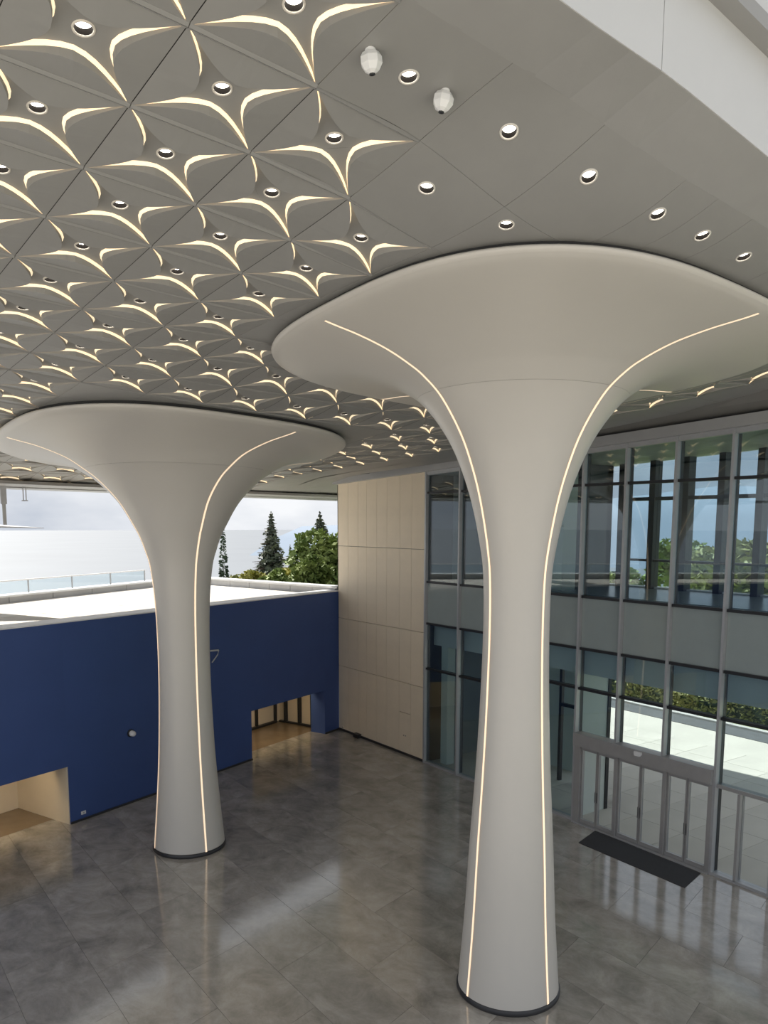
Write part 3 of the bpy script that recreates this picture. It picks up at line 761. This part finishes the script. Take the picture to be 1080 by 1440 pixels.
leaf(edges[0], edges[1], 1); leaf(edges[1], edges[2], -1); leaf(edges[4], edges[5], 1); leaf(edges[5], edges[6], -1); leaf(edges[8], edges[9], 1); leaf(edges[9], edges[10], -1)

# ------------------------------------------------------------------ gallery building behind the glass
XO = 2.50                                               # outer facade
gal = empty('gallery_building', (2.3, 1.6, 0)); struct(gal, 'gallery floor and rooms seen through the glazed wall', 'building')
def gb(n, m, *a): g = MB(); g.box(*a); return g.build(n, M[m], gal)
gb('gallery_slab', 'gal_floor', XG+.036, XO, -.6, 2.60, .66, .770)
gb('bulkhead', 'bulkhead', XG+.045, XG+.16, -.6, 2.60, .500, .66)
gb('porch_soffit', 'bulkhead', XG+.16, XO, -.6, 2.60, .60, .66)
g = MB(); a, b = wall_top(-.6), wall_top(2.6)
g.hexa([(XG+.02, -.6, a-.01), (XO+.03, -.6, a-.01), (XO+.03, 2.6, b-.01), (XG+.02, 2.6, b-.01)], [(XG+.02, -.6, a+.25), (XO+.03, -.6, a+.25), (XO+.03, 2.6, b+.25), (XG+.02, 2.6, b+.25)]); g.build('gallery_ceiling', M['gal_ceil'], gal)
gb('gallery_back_wall', 'gal_dark', XO-.03, XO, 2.02, 2.60, .66, 1.25); gb('room_back_wall', 'gal_pale', XO-.03, XO, 2.14, 2.60, 0, .60)
gb('gallery_end_wall', 'gal_wall', XG+.14, XO, 2.60, 2.64, 0, 1.25)
gb('gallery_partition', 'gal_dark', XG+.30, XO, 2.02, 2.05, .77, 1.25)
gb('pale_pier', 'gal_pale', XG+.10, XG+.17, 1.955, 2.02, .77, 1.25)
gb('pale_pier', 'gal_pale', XG+.05, XG+.09, 2.515, 2.555, 0, .60)
gb('vestibule_side_wall', 'gal_pale', XG+.024, XG+.17, 1.790, 1.806, 0, .50)
gb('vestibule_frame', 'dark_metal', XG+.17, XG+.185, 1.786, 1.81, 0, .60); gb('vestibule_frame', 'dark_metal', XG+.26, XG+.275, 1.80, 1.82, 0, .60)
gb('room_floor', 'gal_floor', XG+.016, XO, 1.806, 2.60, -.01, -.0005)
for y in (1.93, 2.02, 2.10): gb('inner_frame', 'dark_metal', XG+.28, XG+.295, y, y+.012, 0, .60)
gb('inner_frame', 'dark_metal', XG+.28, XG+.295, 1.93, 2.11, .30, .312)
og = MB()
ys_o = [-.6+k*.135 for k in range(20)]
for k, y in enumerate(ys_o):
    gb('outer_mullion', 'dark_metal', XO-.02, XO+.02, y-.012, y+.012, .77, 1.26)
    if k < len(ys_o)-1:
        g = MB(); g.box(XO-.002, XO+.002, y+.012, y+.123, .78, 1.26); g.build('outer_glass', M['rail_glass'], gal)
gb('outer_rail', 'dark_metal', XO-.015, XO+.015, -.6, 1.95, 1.088, 1.100); gb('outer_rail', 'dark_metal', XO-.015, XO+.015, -.6, 1.95, .868, .876)
gb('slab_edge', 'cap', XO, XO+.03, -.6, 2.6, .62, .775)

# ------------------------------------------------------------------ loose and fixed small things
g = MB(); g.prism([(1.918, 1.632), (2.040, 1.668), (2.034, 1.276), (1.912, 1.246)], 0, .0016)
tag(g.build('entrance_mat', M['mat']), 'dark charcoal doormat on the floor in front of the glass doors', 'mat')
g = MB(); g.prism([(1.935, .985), (2.03, 1.03), (2.03, .90), (1.95, .87)], .0, .004)
tag(g.build('floor_board', M['board']), 'pale board lying on the floor at the right edge beside the glazing', 'board')
# dome camera on the blue wall
def on_blue(s, z, t=0): x, y = bw(s, t); return (x, y, z)
r = empty('dome_camera', on_blue(-1.262, .25)); tag(r, 'small white dome camera halfway up the blue wall left of the far column', 'camera')
nrm = Vector((-BN.x, -BN.y, 0))
g = MB(); g.lathe([(.014, 0), (.014, .004), (.011, .006)], on_blue(-1.262, .257, -.001), 16, nrm, True, True); g.build('base_plate', M['dark_metal'], r, True)
g = MB(); g.lathe([(.0105, .006), (.0105, .016), (.009, .021), (.005, .0245), (.0005, .0255)], on_blue(-1.262, .257), 16, nrm, False, True); g.build('dome', M['sensor'], r, True)
# wall bracket peeking out behind the far column
r = empty('wall_bracket', on_blue(-.835, .46)); tag(r, 'angled grey wall bracket on the blue wall, half hidden by the far column', 'bracket')
g = MB(); g.bar(on_blue(-.875, .503, 0), on_blue(-.832, .503, -.02), .006, .006); g.build('top_bar', M['cornice'], r)
g = MB(); g.tube([on_blue(-.832, .503, -.02), on_blue(-.836, .485, -.018), on_blue(-.856, .455, -.006)], .0028, 8); g.build('strut', M['alu'], r)
g = MB(); g.prism([bw(-.885, -.004), bw(-.865, -.004), bw(-.865, .0), bw(-.885, .0)], .45, .515); g.build('wall_plate', M['alu'], r)
# sockets
r = empty('wall_socket', on_blue(-1.470, .02)); tag(r, 'white wall socket near the floor beside the left opening', 'socket')
g = MB(); g.prism([bw(-1.479, -.002), bw(-1.461, -.002), bw(-1.461, 0), bw(-1.479, 0)], .020, .031); g.build('plate', M['sensor'], r)
g = MB(); g.prism([bw(-1.473, -.0026), bw(-1.467, -.0026), bw(-1.467, -.002), bw(-1.473, -.002)], .023, .028); g.build('outlet', M['alu'], r)
r = empty('wall_socket', (XG-.006, 3.235, .01)); tag(r, 'tiny wall socket low on the beige wall by the blue corner', 'socket')
g = MB(); g.box(XG-.006, XG-.004, 3.228, 3.244, .014, .024); g.build('plate', M['beige'], r)
g = MB(); g.box(XG-.0065, XG-.006, 3.233, 3.239, .017, .021); g.build('outlet', M['skirt'], r)
r = empty('floor_box', (XG-.014, 3.095, 0)); tag(r, 'small dark box on the floor against the beige wall', 'box')
g = MB(); g.box(XG-.026, XG-.006, 3.077, 3.113, 0, .016); g.build('body', M['dark_metal'], r)
g = MB(); g.box(XG-.028, XG-.005, 3.074, 3.116, .016, .019); g.build('lid', M['skirt'], r)
# ceiling detectors (white tilted pods)
def pod(i, j, label, lean):
    c = Vector(cell(i, j)); r = empty('ceiling_detector', tuple(c)); tag(r, label, 'detector', 'white pods on the plain ceiling')
    ax = Vector((lean[0], lean[1], -1))
    g = MB(); g.lathe([(.0055, -.004), (.0055, .004)], c, 16, Vector((0, 0, -1)), False, True); g.build('mount', M['white_metal'], r, True)
    g = MB(); g.lathe([(.0085, .002), (.0110, .006), (.0112, .012), (.0075, .018), (.003, .0205)], c, 7, ax, True, True); g.build('pod', M['white_metal'], r)
    g = MB(); g.lathe([(.003, .0195), (.0032, .0215), (.001, .0222)], c, 10, ax, False, True); g.build('tip', M['dark_metal'], r, True)
pod(1.60, -1.03, 'white faceted ceiling pod nearer the star coffers', (.15, .05)); pod(2.30, -1.03, 'white faceted ceiling pod between two plain panel downlights', (-.12, .12))
# hanging sign frame under the far roof edge
def at(px, py, D):
    p = Vector((0, 0, 1))+(_f+_r2*((px-540)/1130.93)-_u2*((py-883.3)/1130.93))*D; return p
sp = at(0, 740, 2.95)
r = empty('hanging_shade_blade', (sp.x, sp.y, sp.z)); tag(r, 'thin grey blade hung on a post below the roof edge at far left', 'sunshade')
tz = surf(sp.x, sp.y)
p8 = at(7, 738, 2.95)
g = MB(); g.box(p8.x-.010, p8.x+.010, p8.y-.006, p8.y+.006, p8.z+.075, surf(p8.x, p8.y)+.004); g.build('upper_post', M['alu'], r)
g = MB(); g.box(p8.x-.006, p8.x+.006, p8.y-.004, p8.y+.004, p8.z, p8.z+.075); g.build('lower_post', M['cornice'], r)
q0 = at(-90, 741, 2.95); q1 = at(62, 743, 3.02); q2 = at(-90, 735, 3.35)
g = MB(); g.add([q0, q1, q2, q0+Vector((0,0,.012)), q1+Vector((0,0,.002)), q2+Vector((0,0,.012))], [(2,1,0), (3,4,5), (0,1,4,3), (1,2,5,4), (2,0,3,5)]); g.build('blade', M['alu'], r)
r = empty('hanging_bracket', tuple(at(35, 705, 3.0))); tag(r, 'small U-shaped bracket hanging from the far roof edge', 'bracket')
a = at(33, 704, 3.0); b = at(37, 704, 3.0); zt = surf(a.x, a.y)+.004
for p in (a, b): g = MB(); g.box(p.x-.0015, p.x+.0015, p.y-.0015, p.y+.0015, p.z, zt); g.build('rod', M['cornice'], r)
g = MB(); g.bar(a-Vector((.006, 0, 0)), b+Vector((.006, 0, 0)), .004, .004); g.build('foot_bar', M['alu'], r)

# ------------------------------------------------------------------ outdoors
g = MB(); g.prism([(XG+.02, -6), (7, -6), (7, 3.2), (2.55, 3.2), (2.55, 2.66), (XG+.02, 2.66)], -.03, -.001); g.build('tmp', M['pave'])
o = bpy.data.objects['tmp']; o.name = 'plaza_ground'; struct(o, 'pale stone plaza outside the glass doors', 'plaza')
for a in range(0, 8):
    for b in range(-8, 12):
        x0 = XG+.03+a*.17; y0_ = .35+b*.19
        if x0+.17 > 3.40: continue
        g = MB(); g.box(x0+.001, x0+.169, y0_+.001, y0_+.189, -.002, 0); g.build('paving_slab', M['pave'], o)
g = MB(); g.prism([(-9, -9), (XG+.02, -9), (XG+.02, .35), (-.45, .35), (-.45, 2.27), (-9, -1.2)], -.03, -.001)  # unseen ground, kept pale and close to bounce sun onto ceiling and columns
struct(g.build('bounce_ground', M['pave']), 'unseen pale forecourt at the open side of the hall, laid to bounce sunlight in', 'ground')
g = MB(); g.prism([(3.44, -6), (3.60, -6), (3.72, 3.4), (3.56, 3.4)], -.001, .0015); struct(g.build('road_strip', M['asphalt']), 'dark strip of drain paving across the plaza', 'paving')
g = MB()
kerb = empty('kerb', (3.68, 2, 0)); struct(kerb, 'pale stone kerb in front of the hedge', 'kerb')
for b in range(-10, 20):
    y = b*.2; x = 3.66+.0125*y
    g = MB(); g.box(x, x+.035, y+.002, y+.198, -.001, .012); g.build('kerb_stone', M['kerb'], kerb)
g = MB(); g.prism([(3.70, -6), (9, -6), (9, 6), (3.78, 6)], -.004, -.0005); lawn = g.build('lawn', M['grass']); struct(lawn, 'sunlit green lawn behind the hedge outside', 'grass')
g = MB(); g.prism([(2.05, 4.5), (2.6, 3.7), (3.5, 3.6), (6, 6), (7.5, 9), (1.7, 8.2)], -.9, -.6); struct(g.build('hillside_ground', M['terrain']), 'wooded slope falling away behind the roof', 'ground')
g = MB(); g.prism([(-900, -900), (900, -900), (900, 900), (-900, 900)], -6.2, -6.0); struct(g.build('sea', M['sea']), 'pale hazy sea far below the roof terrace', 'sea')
# far hills
def ridge(name, base, d, L, hts, m, label):
    g = MB(); base = Vector(base); d = Vector(d).normalized(); nrm_ = Vector((-d.y, d.x, 0)); n = len(hts)
    for k, h in enumerate(hts):
        p = base+d*L*k/(n-1)
        for t, zz in ((-6, 0), (-2, h*.75), (0, h), (3, h*.6), (6, 0)): g.v.append(tuple(p+nrm_*t*3+Vector((0, 0, zz))))
    for k in range(n-1):
        for t in range(4): g.f.append((k*5+t, (k+1)*5+t, (k+1)*5+t+1, k*5+t+1)); g.mi.append(0)
    return struct(g.build(name, M[m], smooth=True), label, 'hills')
random.seed(3)
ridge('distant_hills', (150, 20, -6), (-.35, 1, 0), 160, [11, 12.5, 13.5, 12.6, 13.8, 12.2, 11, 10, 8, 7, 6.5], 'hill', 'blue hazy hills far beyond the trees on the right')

def leaves(g, n, pick, size, flat=.6, floor_z=-9):
    for _ in range(n):
        p, s = pick(); s *= size*random.uniform(.6, 1.4)
        a = Vector((random.gauss(0, 1), random.gauss(0, 1), random.gauss(0, flat))).normalized(); b = a.cross(Vector((random.gauss(0, 1), random.gauss(0, 1), random.gauss(0, 1)))).normalized()
        p = Vector(p)
        if 0 < floor_z+1 and p.z < floor_z+s: p.z = floor_z+s+abs(random.gauss(0, .01))
        g.add([p-a*s, p+b*s*.55, p+a*s, p-b*s*.55], [(0, 1, 2, 3)])
def blob_pick(blobs):
    w = [b[3]**2 for b in blobs]
    def f():
        c = random.choices(blobs, w)[0]; v = Vector((random.gauss(0, 1), random.gauss(0, 1), random.gauss(0, 1))).normalized(); rr = c[3]*random.uniform(.72, 1.06)
        return (c[0]+v.x*rr, c[1]+v.y*rr, c[2]+v.z*rr*.85), 1.0
    return f
def broad_tree(px, py_top, D, width_px, zb, m, label, n=2600, size=.028, cat='tree', group='trees beyond the roof parapet'):
    top = at(px, py_top, D); W = width_px/1130.93*D/2; c = Vector((top.x, top.y, top.z-W*1.05))
    r = empty('broadleaf_tree', (top.x, top.y, zb)); tag(r, label, cat, group)
    blobs = [(c.x, c.y, c.z, W*.78)]
    for k in range(11):
        a = random.uniform(0, 6.28); e = random.uniform(-.7, .95); q = W*random.uniform(.55, .85)
        blobs.append((c.x+math.cos(a)*q*math.cos(e), c.y+math.sin(a)*q*math.cos(e), c.z+math.sin(e)*q*1.0, W*random.uniform(.26, .46)))
    g = MB(); g.tube([(top.x, top.y, zb), (top.x+.01, top.y, zb+(c.z-zb)*.6), tuple(c)], [W*.10, W*.07, W*.03], 7)
    for k in range(5):
        b = blobs[1+k]; g.tube([(top.x, top.y, zb+(c.z-zb)*.7), ((c.x+b[0])/2, (c.y+b[1])/2, (c.z+b[2])/2-.02), b[:3]], [W*.04, W*.025, W*.01], 5)
    g.build('trunk', M['bark'], r, True)
    g = MB(); leaves(g, n, blob_pick(blobs), size); cr = g.build('crown', M[m], r); return r
def conifer(px, py_top, D, width_px, zb, m, label, tiers=26, narrow=False, n=2600, size=.022, vis_h=.55):
    top = at(px, py_top, D); W = width_px/1130.93*D/2; Ht = top.z-zb
    r = empty('cypress_tree' if narrow else 'conifer_tree', (top.x, top.y, zb)); tag(r, label, 'tree', 'trees beyond the roof parapet')
    g = MB(); g.tube([(top.x, top.y, zb), (top.x, top.y, top.z)], [W*.12, W*.01], 6)
    vis = min(Ht, vis_h)
    if not narrow:
        for k in range(60):
            t = random.random()**.8; z = top.z-vis*t; a = random.uniform(0, 6.28); L = W*(.08+.95*t)*random.uniform(.8, 1.15)
            g.tube([(top.x, top.y, z), (top.x+math.cos(a)*L, top.y+math.sin(a)*L, z-L*.12+.02*t)], [W*.03, W*.008], 4, False)
    g.build('trunk', M['bark'], r, True)
    g = MB()
    def pick():
        t = random.random()**.62; a = random.uniform(0, 6.28)
        if narrow: R = W*min(1, .25+t*2.2)*random.uniform(.75, 1.0); z = top.z-Ht*t
        else:
            tier = round(t*tiers)/tiers; z = top.z-vis*1.0*tier+random.gauss(0, .004)
            R = W*(.05+.95*tier)*math.sqrt(random.random())*random.uniform(.7, 1.1)*(.75+.25*math.sin(a*3+tier*40)); z -= R*.25
        return (top.x+math.cos(a)*R, top.y+math.sin(a)*R, z), (.6+.6*t)
    leaves(g, n, pick, size, .4); g.build('foliage', M[m], r); return r
ZT = -.6
conifer(313, 738, 6.2, 17, ZT, 'leaf_dark', 'tall narrow dark cypress beside the far column', narrow=True, n=3000, size=.020)
conifer(381, 720, 6.8, 62, ZT, 'leaf_con', 'tall pointed grey-green conifer with sparse lower branches', n=2200, size=.020)
conifer(408, 765, 7.4, 18, ZT, 'leaf_con', 'small dark conifer tip right of the tall conifer', n=900, size=.016)
conifer(418, 767, 7.6, 15, ZT, 'leaf_con', 'smallest conifer tip between the conifers and the green tree', n=700, size=.016)
conifer(450, 721, 6.0, 30, ZT, 'leaf_con', 'slender dark treetop rising above the big green tree', n=700, size=.018, tiers=7, vis_h=.17)
broad_tree(463, 742, 5.2, 120, ZT, 'leaf_green', 'big green broadleaf tree against the beige wall corner', n=5200, size=.022)
broad_tree(437, 778, 4.35, 66, ZT, 'leaf_green', 'round dark green tree in front of the big green tree', n=2600, size=.018)
broad_tree(410, 788, 5.6, 56, ZT, 'leaf_yellow', 'yellow-green bushy tree right of the tall conifer', n=2000, size=.018)
broad_tree(385, 798, 5.0, 50, ZT, 'leaf_green', 'low leafy tree at the foot of the tall conifer', n=1700, size=.018)
broad_tree(352, 796, 5.4, 36, ZT, 'leaf_yellow', 'yellowing bush left of the tall conifer', n=1200, size=.016)
broad_tree(330, 806, 6.4, 20, ZT, 'leaf_olive', 'small pale bush beside the dark cypress', n=500, size=.014)
# trees and hedge seen through the glass
def plant_tree(x, y, h, w, m, label, n=3000):
    r = empty('plaza_tree', (x, y, 0)); tag(r, label, 'tree', 'trees beyond the plaza')
    c = (x, y, h-w*.9); blobs = [(x, y, c[2], w*.75)]
    for k in range(13):
        a = random.uniform(0, 6.28); e = random.uniform(-.8, .95); q = w*random.uniform(.55, .85); blobs.append((x+math.cos(a)*q*math.cos(e), y+math.sin(a)*q*math.cos(e), c[2]+math.sin(e)*q, w*random.uniform(.25, .45)))
    g = MB(); g.tube([(x, y, 0), (x+.01, y, h*.4), c], [w*.10, w*.07, w*.03], 7)
    for k in range(5): b = blobs[1+k]; g.tube([(x, y, h*.45), b[:3]], [w*.035, w*.01], 5)
    g.build('trunk', M['bark'], r, True)
    g = MB(); leaves(g, n, blob_pick(blobs), .035); g.build('crown', M[m], r)
plant_tree(5.05, 2.72, .99, .40, 'leaf_olive', 'large yellow-green tree seen through the rightmost glass bay', 4200)
plant_tree(6.2, 3.9, .88, .36, 'leaf_olive', 'pale green tree seen through the third glass bay', 2400)
plant_tree(7.2, 5.0, .84, .38, 'leaf_green', 'green tree far off through the second glass bay', 2000)
plant_tree(5.8, 4.6, .66, .30, 'leaf_green', 'lower green tree behind the plaza hedge', 1800)
plant_tree(7.6, 4.0, .80, .40, 'leaf_yellow', 'yellowish tree behind the others across the lawn', 1800)
r = empty('clipped_hedge', (3.86, 2, .012)); tag(r, 'long clipped green hedge along the plaza kerb', 'hedge')
g = MB()
def hp():
    y = random.uniform(.2, 4.6); t = random.random(); k = random.choice((0, 1, 2)); x0 = 3.76+.0125*y; h = .10+.012*math.sin(y*9)
    return ((x0+(0 if k == 0 else random.random()*.13), y, .01+(h if k == 1 else random.random()*h)), 1)
leaves(g, 9000, hp, .014); g.build('foliage', M['leaf_olive'], r)
g = MB(); g.prism([(3.775, .2), (3.885, .2), (3.94, 4.6), (3.83, 4.6)], .004, .095); g.build('hedge_core', M['leaf_dark'], r)
for k, (x, y, rr_) in enumerate(((4.25, 2.05, .13), (4.45, 1.6, .16), (4.4, 2.6, .11), (4.3, 3.3, .12))):
    b = empty('clipped_shrub', (x, y, .004)); tag(b, ['rounded light green shrub behind the hedge by the last mullion', 'largest rounded shrub on the lawn at the right frame', 'small rounded shrub behind the hedge', 'rounded shrub at the far end of the hedge'][k], 'shrub', 'shrubs on the lawn')
    g = MB(); leaves(g, 1500, blob_pick([(x, y, rr_*.35, rr_), (x+rr_*.5, y+rr_*.3, rr_*.25, rr_*.7)]), .018, floor_z=.003); g.build('foliage', M['leaf_yellow' if k < 2 else 'leaf_green'], b)
    g = MB(); g.tube([(x, y, 0), (x, y, rr_*.8)], [.012, .006], 6); g.build('stem', M['bark'], b)
